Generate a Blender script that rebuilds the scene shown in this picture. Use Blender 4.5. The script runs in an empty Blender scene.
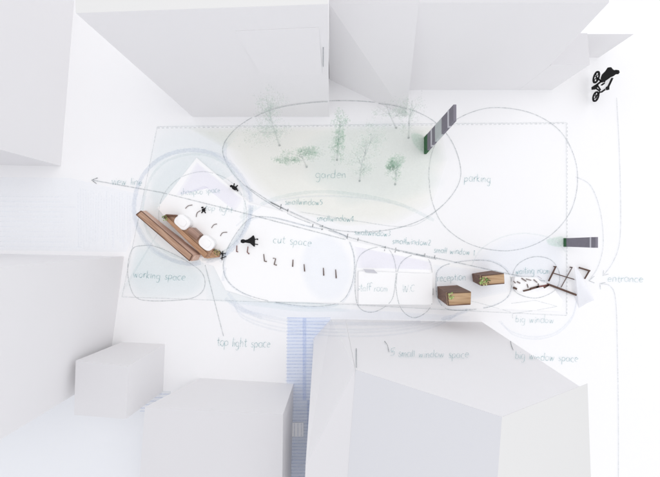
import bpy, bmesh, math, random
from mathutils import Vector
from mathutils.geometry import intersect_ray_tri
random.seed(7)
S = bpy.context.scene
COL = S.collection
# ------------------------------------------------------------------ camera, light, exposure
K = 0.0015            # metres per drawing unit
H = 420.0             # camera height in drawing units
CX, CY = 330.0, 238.5
cam = bpy.data.objects.new('camera', bpy.data.cameras.new('camera'))
COL.objects.link(cam)
cam.location = (0, 0, H*K); cam.rotation_euler = (0, 0, 0)
cam.data.sensor_width = 36; cam.data.lens = 36*H/660.0
cam.data.clip_start = 0.005; cam.data.clip_end = 50
S.camera = cam
W = bpy.data.worlds.new('World'); S.world = W; W.use_nodes = True
bg = W.node_tree.nodes['Background']
bg.inputs[0].default_value = (0.955, 0.962, 1.0, 1); bg.inputs[1].default_value = 0.86
def area(name, loc, target, size, power, colr):
    l = bpy.data.lights.new(name, 'AREA'); l.shape = 'SQUARE'; l.size = size; l.energy = power; l.color = colr
    o = bpy.data.objects.new(name, l); COL.objects.link(o); o.location = loc
    o.rotation_euler = (Vector(target)-Vector(loc)).to_track_quat('-Z', 'Y').to_euler()
    return o
area('softbox_lamp', (0.32, 0.3, 2.0), (0, 0, 0), 1.2, 7.5, (1, 0.965, 0.93))
S.view_settings.view_transform = 'Standard'; S.view_settings.look = 'None'
S.view_settings.exposure = 0.24; S.view_settings.gamma = 1
S.cycles.max_bounces = 8; S.cycles.diffuse_bounces = 5
S.cycles.transparent_max_bounces = 16

# ------------------------------------------------------------------ materials
def mat(name, c, rough=0.85, var=0.03, scale=60, bump=0.0, alpha=1.0, grain=0.0, fade=False):
    m = bpy.data.materials.new(name); m.use_nodes = True
    nt = m.node_tree; b = nt.nodes['Principled BSDF']
    b.inputs['Roughness'].default_value = rough
    b.inputs['Specular IOR Level'].default_value = 0.2
    tc = nt.nodes.new('ShaderNodeTexCoord')
    n = nt.nodes.new('ShaderNodeTexNoise'); n.inputs['Scale'].default_value = scale; n.inputs['Detail'].default_value = 6
    nt.links.new(tc.outputs['Object'], n.inputs['Vector'])
    r = nt.nodes.new('ShaderNodeMix'); r.data_type = 'RGBA'
    r.inputs['A'].default_value = tuple(max(0, x*(1-var)) for x in c)+(1,)
    r.inputs['B'].default_value = tuple(min(1, x*(1+var)) for x in c)+(1,)
    nt.links.new(n.outputs['Fac'], r.inputs['Factor'])
    nt.links.new(r.outputs['Result'], b.inputs['Base Color'])
    if bump:
        n2 = nt.nodes.new('ShaderNodeTexNoise'); n2.inputs['Scale'].default_value = 900; n2.inputs['Detail'].default_value = 3
        nt.links.new(tc.outputs['Object'], n2.inputs['Vector'])
        bp = nt.nodes.new('ShaderNodeBump'); bp.inputs['Strength'].default_value = bump; bp.inputs['Distance'].default_value = 0.0004
        nt.links.new(n2.outputs['Fac'], bp.inputs['Height']); nt.links.new(bp.outputs['Normal'], b.inputs['Normal'])
    if alpha < 1:
        if grain:
            g = nt.nodes.new('ShaderNodeTexNoise'); g.inputs['Scale'].default_value = 420; g.inputs['Detail'].default_value = 2
            nt.links.new(tc.outputs['Object'], g.inputs['Vector'])
            mr = nt.nodes.new('ShaderNodeMapRange')
            mr.inputs['From Min'].default_value = 0.35; mr.inputs['From Max'].default_value = 0.65
            mr.inputs['To Min'].default_value = alpha*(1-grain); mr.inputs['To Max'].default_value = min(1, alpha*(1+grain))
            nt.links.new(g.outputs['Fac'], mr.inputs['Value']); nt.links.new(mr.outputs['Result'], b.inputs['Alpha'])
        else:
            b.inputs['Alpha'].default_value = alpha
        if fade:   # the wash thins out towards its own rim
            at = nt.nodes.new('ShaderNodeAttribute'); at.attribute_name = 'fade'
            mu = nt.nodes.new('ShaderNodeMath'); mu.operation = 'MULTIPLY'
            nt.links.new(mr.outputs['Result'], mu.inputs[0]); nt.links.new(at.outputs['Fac'], mu.inputs[1])
            nt.links.new(mu.outputs[0], b.inputs['Alpha'])
    return m
M = {}
M['paper'] = mat('white_paper', (0.885, 0.885, 0.892), var=0.008, scale=4, bump=0.05)
M['card'] = mat('grey_card', (0.845, 0.838, 0.846), var=0.012, scale=9, bump=0.10)  # wall card, lightened to make up for the weaker light on walls
M['roof_card'] = mat('roof_card', (0.665, 0.66, 0.675), var=0.012, scale=9, bump=0.10)  # same card darkened, so lit tops render no brighter than walls
M['card_light'] = mat('pale_card', (0.70, 0.70, 0.69), var=0.012, scale=9, bump=0.10)  # grey card with stronger light painted into its colour
M['card_blue'] = mat('cool_card', (0.655, 0.66, 0.685), var=0.012, scale=9, bump=0.10)  # same grey card with bluish shade painted into its colour
M['white_card'] = mat('white_card', (0.93, 0.93, 0.93), var=0.005, scale=9, bump=0.04)
M['veil'] = mat('white_veil', (0.86, 0.87, 0.91), var=0.01, alpha=0.62)
M['pencil'] = mat('pencil', (0.26, 0.31, 0.33), alpha=0.33, grain=0.35)
M['pencil_soft'] = mat('soft_pencil', (0.36, 0.42, 0.44), alpha=0.25, grain=0.35)
M['pencil_dark'] = mat('dark_pencil', (0.12, 0.14, 0.15), alpha=0.6, grain=0.3)
M['ink'] = mat('teal_ink', (0.11, 0.34, 0.36), alpha=0.42, grain=0.4)
M['ink_faint'] = mat('faint_ink', (0.20, 0.40, 0.43), alpha=0.34, grain=0.4)
M['marker'] = mat('blue_marker', (0.50, 0.60, 0.74), alpha=0.10, grain=0.2)
M['marker_green'] = mat('green_marker', (0.52, 0.68, 0.68), alpha=0.12, grain=0.2)
M['wash_cream'] = mat('cream_wash', (0.80, 0.81, 0.64), alpha=0.18, grain=0.05, fade=True)
M['wash_mint'] = mat('mint_wash', (0.62, 0.78, 0.80), alpha=0.11, grain=0.06, fade=True)
M['wash_blue'] = mat('blue_wash', (0.62, 0.73, 0.90), alpha=0.09, grain=0.06, fade=True)
M['wash_lilac'] = mat('lilac_wash', (0.70, 0.68, 0.88), alpha=0.16, grain=0.05, fade=True)
M['wash_green'] = mat('green_wash', (0.28, 0.62, 0.42), alpha=0.15, grain=0.3, fade=True)
M['black'] = mat('black_ink', (0.012, 0.012, 0.013), var=0.3)
M['brown_dark'] = mat('dark_brown_paint', (0.12, 0.075, 0.06), var=0.35, scale=300)
M['red_brown'] = mat('red_brown_paint', (0.20, 0.085, 0.075), var=0.3, scale=300)
M['grey_rod'] = mat('grey_brown_wire', (0.22, 0.18, 0.17), var=0.3, scale=300)
M['slab'] = mat('grey_slab', (0.21, 0.20, 0.235), var=0.12, scale=160)
M['slab_pale'] = mat('pale_slab', (0.50, 0.54, 0.54), var=0.08, scale=160)
M['slab_line'] = mat('slab_line', (0.58, 0.58, 0.62), var=0.05)
M['slab_green'] = mat('mossy_green', (0.045, 0.13, 0.06), var=0.5, scale=300)
M['leaf'] = mat('bright_leaf', (0.28, 0.42, 0.13), var=0.5, scale=500)
M['leaf_lime'] = mat('lime_leaf', (0.55, 0.63, 0.30), var=0.3, scale=500)
M['leaf_dark'] = mat('dark_leaf', (0.04, 0.075, 0.03), var=0.5, scale=500)
M['leaf_pale'] = mat('pale_leaf', (0.46, 0.58, 0.50), var=0.2, scale=300, alpha=0.11, grain=0.4)
M['leaf_green'] = mat('mid_leaf', (0.31, 0.48, 0.36), var=0.25, scale=300, alpha=0.14, grain=0.4)
M['twig'] = mat('pale_twig', (0.34, 0.40, 0.40), var=0.2, scale=300, alpha=0.13, grain=0.4)
M['road_blue'] = mat('road_blue', (0.66, 0.77, 1.0), var=0.03, scale=6, alpha=0.27)
M['road_pale'] = mat('road_pale', (0.78, 0.88, 1.0), var=0.02, scale=6, alpha=0.08, grain=0.1)
M['rule'] = mat('blue_rule', (0.40, 0.53, 0.88), var=0.1, alpha=0.20, grain=0.3)
M['rule_pale'] = mat('pale_rule', (0.66, 0.76, 0.92), var=0.1, alpha=0.075, grain=0.4)
def wood(name, a, b, ang=0.0):
    m = bpy.data.materials.new(name); m.use_nodes = True
    nt = m.node_tree; p = nt.nodes['Principled BSDF']; p.inputs['Roughness'].default_value = 0.6
    p.inputs['Specular IOR Level'].default_value = 0.25
    tc = nt.nodes.new('ShaderNodeTexCoord'); mp = nt.nodes.new('ShaderNodeMapping')
    rt = nt.nodes.new('ShaderNodeMapping'); rt.inputs['Rotation'].default_value = (0, 0, -ang)
    mp.inputs['Scale'].default_value = (35, 420, 420)
    nt.links.new(tc.outputs['Object'], rt.inputs['Vector']); nt.links.new(rt.outputs['Vector'], mp.inputs['Vector'])
    n = nt.nodes.new('ShaderNodeTexNoise'); n.inputs['Scale'].default_value = 1; n.inputs['Detail'].default_value = 5
    nt.links.new(mp.outputs['Vector'], n.inputs['Vector'])
    cr = nt.nodes.new('ShaderNodeValToRGB'); cr.color_ramp.elements[0].position = 0.32; cr.color_ramp.elements[1].position = 0.68
    cr.color_ramp.elements[0].color = a+(1,); cr.color_ramp.elements[1].color = b+(1,)
    nt.links.new(n.outputs['Fac'], cr.inputs['Fac']); nt.links.new(cr.outputs['Color'], p.inputs['Base Color'])
    return m
DIAG = -math.atan2(44, 53)
M['oak'] = wood('oak', (0.36, 0.22, 0.12), (0.60, 0.42, 0.26))
M['walnut'] = wood('walnut', (0.085, 0.045, 0.032), (0.23, 0.125, 0.088))
M['rose_wood'] = wood('pink_wood', (0.58, 0.37, 0.28), (0.78, 0.57, 0.47), DIAG)
M['brown_wood'] = wood('brown_wood', (0.33, 0.19, 0.125), (0.55, 0.37, 0.265), DIAG)
M['edge_wood'] = wood('edge_wood', (0.085, 0.042, 0.028), (0.19, 0.10, 0.066), DIAG)
M['walnut_light'] = wood('pale_walnut', (0.27, 0.165, 0.125), (0.42, 0.28, 0.225), DIAG)
M['tan_wood'] = wood('tan_wood', (0.36, 0.20, 0.115), (0.56, 0.35, 0.22), DIAG)

# ------------------------------------------------------------------ helpers
def V(px, py, s=1.0):
    """picture position on the level where things look s times as large as on the sheet -> world point"""
    z = H*(1-1/s)
    return Vector(((px-CX)/s*K, -(py-CY)/s*K, z*K))
def G(gx, gy, z=0.0):
    """plan position and height, all in drawing units -> world point"""
    return Vector(((gx-CX)*K, -(gy-CY)*K, z*K))
def setp(o, label=None, cat=None, group=None, kind=None):
    for k, v in (('label', label), ('category', cat), ('group', group), ('kind', kind)):
        if v: o[k] = v
    return o
def link(name, me, parent=None):
    o = bpy.data.objects.new(name, me); COL.objects.link(o)
    if parent is not None:
        o.parent = parent; o.matrix_parent_inverse = parent.matrix_world.inverted()
    return o
def empty(name, loc, label, cat, group=None):
    o = bpy.data.objects.new(name, None); COL.objects.link(o); o.location = loc
    o.empty_display_size = 0.01
    bpy.context.view_layer.update()
    return setp(o, label, cat, group)
def meshobj(name, verts, faces, m, parent=None, bevel=0.0, normals=True):
    bm = bmesh.new()
    vs = [bm.verts.new(v) for v in verts]
    for f in faces:
        try: bm.faces.new([vs[i] for i in f])
        except ValueError: pass
    bmesh.ops.delete(bm, geom=[v for v in bm.verts if not v.link_faces], context='VERTS')
    if normals: bmesh.ops.recalc_face_normals(bm, faces=bm.faces)
    if bevel:
        bmesh.ops.bevel(bm, geom=list(bm.edges), offset=bevel*K, segments=2, affect='EDGES', clamp_overlap=True)
    me = bpy.data.meshes.new(name); bm.to_mesh(me); bm.free()
    me.materials.append(m)
    return link(name, me, parent)
def prism_faces(n, o=0):
    return [tuple(o+i for i in range(n)), tuple(o+n+i for i in range(n))] + [(o+i, o+(i+1) % n, o+n+(i+1) % n, o+n+i) for i in range(n)]
def box_between(a, b, up, w, h):
    """bar from a to b: world verts, faces; w across, h along up"""
    d = (b-a).normalized(); s = d.cross(up)
    if s.length < 1e-6: s = Vector((1, 0, 0))
    s.normalize(); u = s.cross(d).normalized()
    s = s*(w*K/2); u = u*(h*K/2)
    vs = [p+q for p in (a, b) for q in (-s-u, s-u, s+u, -s+u)]
    return vs, prism_faces(4)
def bars(name, segs, m, parent=None, bevel=0.0):
    vs, fs = [], []
    for a, b, up, w, h in segs:
        v, f = box_between(a, b, up, w, h)
        fs += [tuple(i+len(vs) for i in q) for q in f]; vs += v
    return meshobj(name, vs, fs, m, parent, bevel)
def tube(name, pts, r, m, parent=None, n=7, r2=None):
    vs, fs = [], []
    r2 = r if r2 is None else r2
    for i, p in enumerate(pts):
        d = (pts[min(i+1, len(pts)-1)]-pts[max(i-1, 0)]).normalized()
        s = d.cross(Vector((0.13, 0.21, 1))).normalized(); u = s.cross(d)
        rr = (r+(r2-r)*i/max(1, len(pts)-1))*K
        for j in range(n):
            a = 2*math.pi*j/n
            vs.append(p+s*(math.cos(a)*rr)+u*(math.sin(a)*rr))
    for i in range(len(pts)-1):
        for j in range(n):
            fs.append((i*n+j, i*n+(j+1) % n, (i+1)*n+(j+1) % n, (i+1)*n+j))
    fs += [tuple(range(n)), tuple((len(pts)-1)*n+j for j in range(n))]
    return meshobj(name, vs, fs, m, parent)
def spline(pts, closed=False, step=1.6):
    P = [Vector((p[0], p[1])) for p in pts]; n = len(P); out = []
    rng = range(n) if closed else range(n-1)
    for i in rng:
        if closed: p0, p1, p2, p3 = P[(i-1) % n], P[i], P[(i+1) % n], P[(i+2) % n]
        else: p0, p1, p2, p3 = P[max(i-1, 0)], P[i], P[i+1], P[min(i+2, n-1)]
        m_ = max(1, int((p2-p1).length/step))
        for k in range(m_):
            t = k/m_
            out.append(0.5*((2*p1)+(p2-p0)*t+(2*p0-5*p1+4*p2-p3)*t*t+(3*p1-p0-3*p2+p3)*t**3))
    out.append(P[0].copy() if closed else P[-1].copy())
    return out
def poly(pts, step=1.6):
    out = []
    for a, b in zip(pts, pts[1:]):
        a, b = Vector(a), Vector(b); m_ = max(1, int((b-a).length/step))
        out += [a.lerp(b, k/m_) for k in range(m_)]
    out.append(Vector(pts[-1])); return out

# ------------------------------------------------------------------ setting: the base sheet and printed roads
c0 = (-420, -360); c1 = (1080, 840)
ground = meshobj('ground', [G(c0[0], c0[1]), G(c1[0], c0[1]), G(c1[0], c1[1]), G(c0[0], c1[1])], [(0, 1, 2, 3)], M['paper'])
setp(ground, kind='structure')
Z_ROAD, Z_RULE = 0.15, 0.3
def sheet(name, pts, z, m, parent=None):
    return meshobj(name, [G(x, y, z) for x, y in pts], [tuple(range(len(pts)))], m, parent)
road = sheet('road', [(287.5, 317), (331, 319), (331, 337), (313.5, 339), (311, 640), (284, 640)], Z_ROAD, M['road_blue'])
setp(road, kind='structure')
def rules(name, lines, w, z, m, parent):
    vs, fs = [], []
    for (a, b) in lines:
        a, b = Vector(a), Vector(b); n = (b-a).normalized(); n = Vector((-n.y, n.x))*(w*random.uniform(.7, 1.2)/2)
        i = len(vs); vs += [G(*(a+n), z), G(*(b+n), z), G(*(b-n), z), G(*(a-n), z)]; fs.append((i, i+1, i+2, i+3))
    return meshobj(name, vs, fs, m, parent)
y = 318.0; L = []
while y < 630:
    L.append(((286.5-(y-317)*.01, y+random.uniform(-.2, .2)), (313.2-(y-340)*.008 if y > 340 else 330.5, y+random.uniform(-.2, .2)))); y += 3.3
setp(rules('road_ruling', L, 1.1, Z_RULE, M['rule'], road), kind='structure')
setp(rules('road_ruling', [((304.5, 318), (304.5, 400)), ((309, 400), (309, 600))], 3.2, Z_RULE+.1, M['rule'], road), kind='structure')
cw = sheet('road_crossing', [(289.5, 422.5), (303.5, 422.5), (303.5, 436.5), (289.5, 436.5)], Z_RULE+.25, M['white_card'], road)
setp(cw, kind='structure')
setp(rules('road_crossing', [((x, 423), (x, 436)) for x in (291.5, 294.5, 298, 301.5)], 0.9, Z_RULE+.4, M['rule'], road), kind='structure')
M['lane_blue'] = mat('lane_blue', (0.58, 0.63, 0.70), var=0.03, scale=6, alpha=0.17)  # printed lane tone that also paints shade over the lower left ground
shaded_lane = sheet('lane', [(40, 391), (171, 391), (171, 411.5), (150, 640), (-60, 640), (-60, 420)], Z_ROAD, M['lane_blue']); setp(shaded_lane, kind='structure')
setp(rules('lane_ruling', [((140, yy), (170.5, yy)) for yy in (394, 397.5, 401, 404.5, 408, 411)], 1.1, Z_RULE, M['rule'], shaded_lane), kind='structure')
path = sheet('path', [(-80, 176), (70, 178), (147, 196), (138, 225), (126, 252), (-80, 249)], Z_ROAD, M['road_pale']); setp(path, kind='structure')
L = [((x, 199-(130-x)*.12+random.uniform(-6, 3)), (x+random.uniform(-1, 1), 246+random.uniform(-8, 3))) for x in [78+i*2.6 for i in range(21)]]
L += [((-40, yy), (70+random.uniform(-10, 20), yy+1)) for yy in range(196, 250, 5)]
setp(rules('path_ruling', L, 0.9, Z_RULE, M['rule_pale'], path), kind='structure')

# ------------------------------------------------------------------ card buildings
SURF = []   # (owner, triangle) list that pencil marks are laid on
def reg(owner, verts, faces):
    for f in faces:
        for i in range(1, len(f)-1):
            SURF.append((owner, (verts[f[0]], verts[f[i]], verts[f[i+1]])))
def block(label, base, tops, wall_m, roof_m=None, name='card_house', cat='model house', roof_kind='roof', roof_flat=True, group='grey card houses round the site'):
    """base: plan points; tops: (px, py, s) picture points"""
    n = len(base)
    b = [G(x, y) for x, y in base]; t = [V(*p) for p in tops]
    c = sum(b, Vector())/n
    e = empty(name, c, label, cat, group)
    wf = [(i, (i+1) % n, n+(i+1) % n, n+i) for i in range(n)]
    meshobj('wall', b+t, wf, wall_m, e)
    top = [tuple(range(n))] if roof_flat else [(0, i, i+1) for i in range(1, n-1)]
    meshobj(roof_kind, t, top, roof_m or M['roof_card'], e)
    reg(e, b+t, wf); reg(e, t, top)
    return e
def up(base, s):
    return [(CX+(x-CX)*s, CY+(y-CY)*s, s) for x, y in base]

bA = [(193, 117), (329, 117), (326, 60.6), (191, 60.6)]
tA = [(CX+(x-CX)*s, CY+(y-CY)*s, s) for (x, y), s in zip(bA, (1.855, 1.93, 1.93, 1.855))]
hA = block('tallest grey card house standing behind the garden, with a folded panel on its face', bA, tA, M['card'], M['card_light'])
bE = [(406.7, 90), (527, 90), (527, -60), (406.7, -60)]
tE4 = up([(386, 90), (505.5, 90), (505.5, -60), (386, -60)], 1.59)
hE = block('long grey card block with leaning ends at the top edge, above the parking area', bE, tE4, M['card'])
bC = [(519, 90.12), (552, 89.9), (550, 63), (519, 63)]
hC = block('low flat-roofed grey card annex at the right end of the long block', bC, up(bC, 1.17), M['card'])
bD = [(529, 57.5), (599, 57.5), (599, 36), (529, 36)]
hD = block('small white-roofed card annex nearest the cyclist', bD, up(bD, 1.13), M['card'], M['white_card'])  # white card stands in for strong light on this roof
bK = [(76, -22), (61, 166), (-70, 164), (-70, -22)]
hK = block('grey card block at the upper left corner, cut off by the photo edge', bK, up(bK, 1.45), M['card'])
bF = [(124, 256.5), (108, 374), (-80, 376), (-80, 252)]
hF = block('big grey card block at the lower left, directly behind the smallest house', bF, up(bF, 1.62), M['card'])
hG = block('smallest grey card house, a plain box with a square top at the lower left', [(122, 342), (165, 344), (163, 391.5), (113, 389)],
           [(75.7, 360.5, 1.2), (128, 366, 1.2), (126, 419, 1.2), (74, 415, 1.2)], M['card'])
hH = block('grey card house with a wide flat top, left of the blue ruled road', [(200, 378), (293.6, 383.6), (290, 520), (150, 515)],
           [(145, 407, 1.21), (283, 414.4, 1.21), (281, 575, 1.21), (132, 575, 1.21)], M['card'])
JG = [G(314, 338), G(331, 319.2), G(345.5, 319.4), G(345.5, 540), G(312, 540)]
JM, JE, JEb, JMb = V(305.5, 466, 1.62), V(355.2, 369.5, 1.628), V(343, 640, 1.628), V(299, 640, 1.62)
hJ = empty('card_house', G(330, 430), 'narrow grey card house with a sloping front, right beside the blue ruled road', 'model house', 'grey card houses round the site')
jv = JG+[JM, JE, JEb, JMb]
jw = [(0, 1, 5), (1, 6, 5), (1, 2, 6), (0, 5, 8, 4), (2, 3, 7, 6), (3, 4, 8, 7)]
meshobj('wall', jv, jw, M['card'], hJ); reg(hJ, jv, jw)
meshobj('roof', jv, [(5, 6, 7), (5, 7, 8)], M['roof_card'], hJ)
# wedge between the tallest house and the long block
e = empty('card_house', G(360, 92), 'grey wedge-shaped card house with a diagonal foot, right of the tallest house', 'model house', 'grey card houses round the site')
b = [G(329.2, 79), G(406.4, 117), G(406.4, 90.1), G(406.4, 40), G(329.2, 40)]
t0, tE, t4, t3 = V(328.9, 3.2, 1.475), V(419, 2.4, 1.59), V(419, -77, 1.59), V(328.9, -54, 1.475)
vv = b+[t0, tE, t4, t3]
wf = [(0, 1, 5), (1, 6, 5), (1, 2, 6), (2, 3, 7, 6), (3, 4, 8, 7), (4, 0, 5, 8)]; rf = [(5, 6, 7), (5, 7, 8)]
meshobj('wall', vv, wf, M['card'], e); reg(e, vv, wf)
meshobj('roof', vv, rf, M['roof_card'], e)
# gabled house
gI = empty('gabled_card_house', G(405, 420), 'large gabled grey card house at the lower right, with written words on its front wall', 'model house', 'grey card houses round the site')
b = [G(345.6, 319.4), G(482, 322), G(481, 520), G(345.6, 520)]
e0, e1, ap = V(355.4, 369.5, 1.628), V(579.5, 386.3, 1.71), V(502, 416.8, 2.1)
back = V(483, 680, 2.1)-ap
e0b, e1b, apb = e0+back, e1+back, ap+back
ext = V(590.7, 384.6, 1.71)
vv = b+[e0, e1, ap, e0b, e1b, apb]
FW = [(0, 1, 5), (0, 5, 6), (0, 6, 4)]
meshobj('front_wall', vv, FW, M['card'], gI); reg(gI, vv, FW)
meshobj('wall', vv, [(1, 2, 8, 5), (2, 3, 7, 9, 8), (3, 0, 4, 7)], M['card'], gI); reg(gI, vv, [(3, 0, 4, 7)])
lift = Vector((0, 0, 0.05*K))
def roof(pts, m):
    meshobj('roof_panel', [q+lift for q in pts], [tuple(range(len(pts)))], m, gI)
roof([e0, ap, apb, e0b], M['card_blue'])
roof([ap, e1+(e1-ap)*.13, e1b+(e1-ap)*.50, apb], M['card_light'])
def plane_pt(px, py, tri, off=0.4):
    o = Vector((0, 0, H*K)); d = (V(px, py)-o)
    a, b_, c_ = tri; n = (b_-a).cross(c_-a).normalized()
    if n.dot(o-a) < 0: n = -n
    t = (a-o).dot(n)/d.dot(n)
    return o+d*t+n*(off*K)
def slit(owner, pts, tri):
    q = [plane_pt(x, y, tri, 0.1) for x, y in pts]; q2 = [plane_pt(x, y, tri, 0.7) for x, y in pts]
    return meshobj('slit', q+q2, prism_faces(4), M['pencil'], owner)
tI = (b[0], ap, e0)
slit(gI, [(355.8, 349), (356.6, 349), (356.6, 368), (356.1, 368)], tI)
tAw = tuple(G(*p) for p in bA[:2])+(V(*tA[1]),)
slit(hA, [(322.9, 47), (323.6, 47), (323.4, 66), (323.0, 66)], tAw)
# folded panel on the tallest house
pp = [(235, 31), (319, 27), (322, 73), (260.5, 73)]
q = [plane_pt(x, y, tAw, 0.05) for x, y in pp]; q2 = [plane_pt(x, y, tAw, o) for (x, y), o in zip(pp, (0.25, 0.25, 1.2, 1.2))]
meshobj('folded_panel', q+q2, prism_faces(4), M['card'], hA)

# ------------------------------------------------------------------ white floor card of the salon, and room box
fl = [(197, 158), (250, 203), (292, 214), (348, 240), (436, 260), (550, 284), (562, 300), (560, 311), (440, 307), (352, 303), (262, 301), (226, 290), (214, 266), (202, 262), (158, 208)]
fb = [G(x, y, 0.25) for x, y in fl]; ft = [G(x, y, 1.3) for x, y in fl]
floor_card = meshobj('floor_card', fb+ft, prism_faces(len(fl)), M['white_card'])
setp(floor_card, 'long bent white card floor of the salon lying across the site drawing', 'floor card')
reg(floor_card, ft, [(0, 1, 13, 14), (1, 2, 12, 13), (2, 3, 11, 12), (3, 9, 10, 11), (3, 4, 8, 9), (4, 5, 7, 8), (5, 6, 7)])
rb = [(358, 270.5), (430, 273), (430, 303.5), (358, 303)]
rv = [G(x, y, 1.3) for x, y in rb]+[G(x+.3*(x > 400), y, 9) for x, y in rb]
room = empty('room_box', G(394, 288, 1.3), 'low white card box under the words staff room and W.C', 'card box')
meshobj('wall', rv, prism_faces(4), M['white_card'], room, 0.25); reg(room, rv, [(0, 1, 5, 4), (4, 5, 6, 7), (3, 0, 4, 7)])
pv = [(363, 269), (374, 269.6), (377.5, 273.2), (366, 272.4)]
meshobj('recess', [V(x, y, 1.0225) for x, y in pv]+[V(x, y, 1.0250) for x, y in pv], prism_faces(4), M['slab_line'], room)  # thin grey wedge lying on top of the box

# ------------------------------------------------------------------ pencil marks: laid on whatever surface lies under each point
plan = empty('site_plan_drawing', G(340, 210), 'pencil site plan with washes, bubbles and handwriting on the white sheet between the card houses', 'drawing')
CAMP = Vector((0, 0, H*K))
TRIS = []
for ow, tr in SURF:
    xs = []; ys = []
    for p in tr:
        s = H*K/(H*K-p.z); xs.append(CX+p.x*s/K); ys.append(CY-p.y*s/K)
    TRIS.append((ow, tr, min(xs), max(xs), min(ys), max(ys)))
NEED = {}
def drop(px, py):
    g = V(px, py); d = (g-CAMP); best = d.length; own = plan; pt = g; n = Vector((0, 0, 1))
    for ow, tr, x0, x1, y0, y1 in TRIS:
        if x0-.01 <= px <= x1+.01 and y0-.01 <= py <= y1+.01:
            h = intersect_ray_tri(tr[0], tr[1], tr[2], d, CAMP, True)
            if h is not None and (h-CAMP).length < best-1e-6:
                best = (h-CAMP).length; own = ow; pt = h
                n = (tr[1]-tr[0]).cross(tr[2]-tr[0]).normalized()
                if n.dot(CAMP-h) < 0: n = -n
    return own, pt, n
def mark(name, strokes, m, w=0.7, z=0.6, label=None, taper=False):
    """strokes: list of dense picture polylines, drawn as ribbons on the surfaces under them"""
    acc = []
    for st in strokes:
        rows = []
        for i, p in enumerate(st):
            d = st[min(i+1, len(st)-1)]-st[max(i-1, 0)]
            if d.length < 1e-6: continue
            d.normalize(); nrm = Vector((-d.y, d.x))
            ww = w*random.uniform(.8, 1.2)/2
            if taper: ww *= 0.45+0.55*math.sin(math.pi*min(1, (i+.6)/len(st)))
            l, c, r = drop(*(p+nrm*ww)), drop(*p), drop(*(p-nrm*ww))
            if l[0] is r[0] is c[0]: rows.append((c[0], l[1]+l[2]*(z*K), r[1]+r[2]*(z*K)))
            else: rows.append(None)
        run = []
        for a in rows+[None]:
            if run and (a is None or a[0] is not run[-1][0] or (a[1]-run[-1][1]).length > 40*K):
                if len(run) > 1: acc.append(run)
                run = []
            if a: run.append(a)
    joined = name == 'handwriting' or len(strokes) > 3
    groups = {}
    for k, run in enumerate(acc):
        groups.setdefault((run[0][0].name, 0 if joined else k), []).append(run)
    for (own, _), runs in groups.items():
        vs, fs = [], []
        for run in runs:
            o = len(vs)
            for a in run: vs += [a[1], a[2]]
            fs += [(o+2*i, o+2*i+1, o+2*i+3, o+2*i+2) for i in range(len(run)-1)]
        o = meshobj(name, vs, fs, m, plan if own in (floor_card.name, room.name) else bpy.data.objects[own], normals=False)
        if label: o['label'] = label
def rough(pts, amp=0.5):
    f = random.uniform(.02, .05); a = random.uniform(0, 6)
    return [p+Vector((math.sin(i*f+a), math.cos(i*f*1.3+a)))*amp for i, p in enumerate(pts)]
def wash(name, pts, m, z, closed=True):
    P = spline(pts, True, 3) if closed else poly(list(pts)+[pts[0]], 4)[:-1]
    n = len(P); c = sum(P, Vector((0, 0)))/n
    rings = [(1.0, 0.0), (0.93, 0.35), (0.85, 0.75), (0.76, 1.0)]
    if not closed: rings = [(1.0, 0.2), (0.95, 0.55), (0.84, 1.0)]
    vs = [G(*(c+(p-c)*f), z) for f, _ in rings for p in P]+[G(c.x, c.y, z)]
    fs = []
    for k in range(len(rings)-1):
        fs += [(k*n+i, k*n+(i+1) % n, (k+1)*n+(i+1) % n, (k+1)*n+i) for i in range(n)]
    o = (len(rings)-1)*n; fs += [(o+i, o+(i+1) % n, len(vs)-1) for i in range(n)]
    ob = meshobj(name, vs, fs, m, plan, normals=False)
    at = ob.data.attributes.new('fade', 'FLOAT', 'POINT')
    for i, v in enumerate([a for _, a in rings for p in P]+[1.0]): at.data[i].value = v
    return ob
def ell(cx, cy, a, b_, rot=0, n=24, wob=0.0):
    out = []
    for i in range(n):
        t = 2*math.pi*i/n; x = a*math.cos(t)*(1+random.uniform(-wob, wob)); y = b_*math.sin(t)*(1+random.uniform(-wob, wob))
        out.append((cx+x*math.cos(rot)-y*math.sin(rot), cy+x*math.sin(rot)+y*math.cos(rot)))
    return out
GARDEN = [(223, 150), (232, 133), (250, 119), (275, 108), (305, 102.5), (338, 100.5), (372, 102), (402, 107), (430, 119), (449, 138), (459, 162), (459, 182), (446, 202), (425, 218), (398, 228), (365, 232), (332, 229), (298, 218), (268, 202), (246, 186), (231, 170)]
PARK = [(429, 180), (433, 150), (450, 124), (478, 110), (505, 108), (535, 115), (560, 132), (574, 158), (577, 185), (570, 212), (553, 233), (530, 246), (502, 250.5), (470, 244), (445, 227), (433, 205)]
WORK = [(128.5, 279), (128.5, 262), (133, 249), (142, 246), (155, 246.5), (178, 256), (200, 270), (205.5, 282), (201, 293), (186, 299), (150, 300.5), (135, 296)]
CUT = [(248.5, 220), (270, 217), (304, 225), (335, 232), (347.5, 239), (354, 260), (351, 286), (338, 303), (304, 306), (257, 297.6), (232, 285), (223.5, 267), (230, 244)]
STAFF = [(355, 277.5), (359, 257), (374, 248), (389, 250), (395.5, 265), (395.5, 282), (391, 301), (373, 311.7), (358, 305)]
TOILET = [(396, 284), (399, 266), (408, 257), (419, 255), (429, 261), (432.5, 280), (431, 306), (415, 317.7), (401, 308)]
RECEP = [(436, 276), (441, 267), (454, 262.5), (474, 260), (492, 261.5), (506, 270), (511, 283), (507, 297), (492, 306), (468, 310), (446, 309), (437, 297)]
WAITING = [(512, 277), (518, 264), (534, 257), (551, 260.5), (559.5, 275), (555, 290), (536, 298), (516, 292)]
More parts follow.
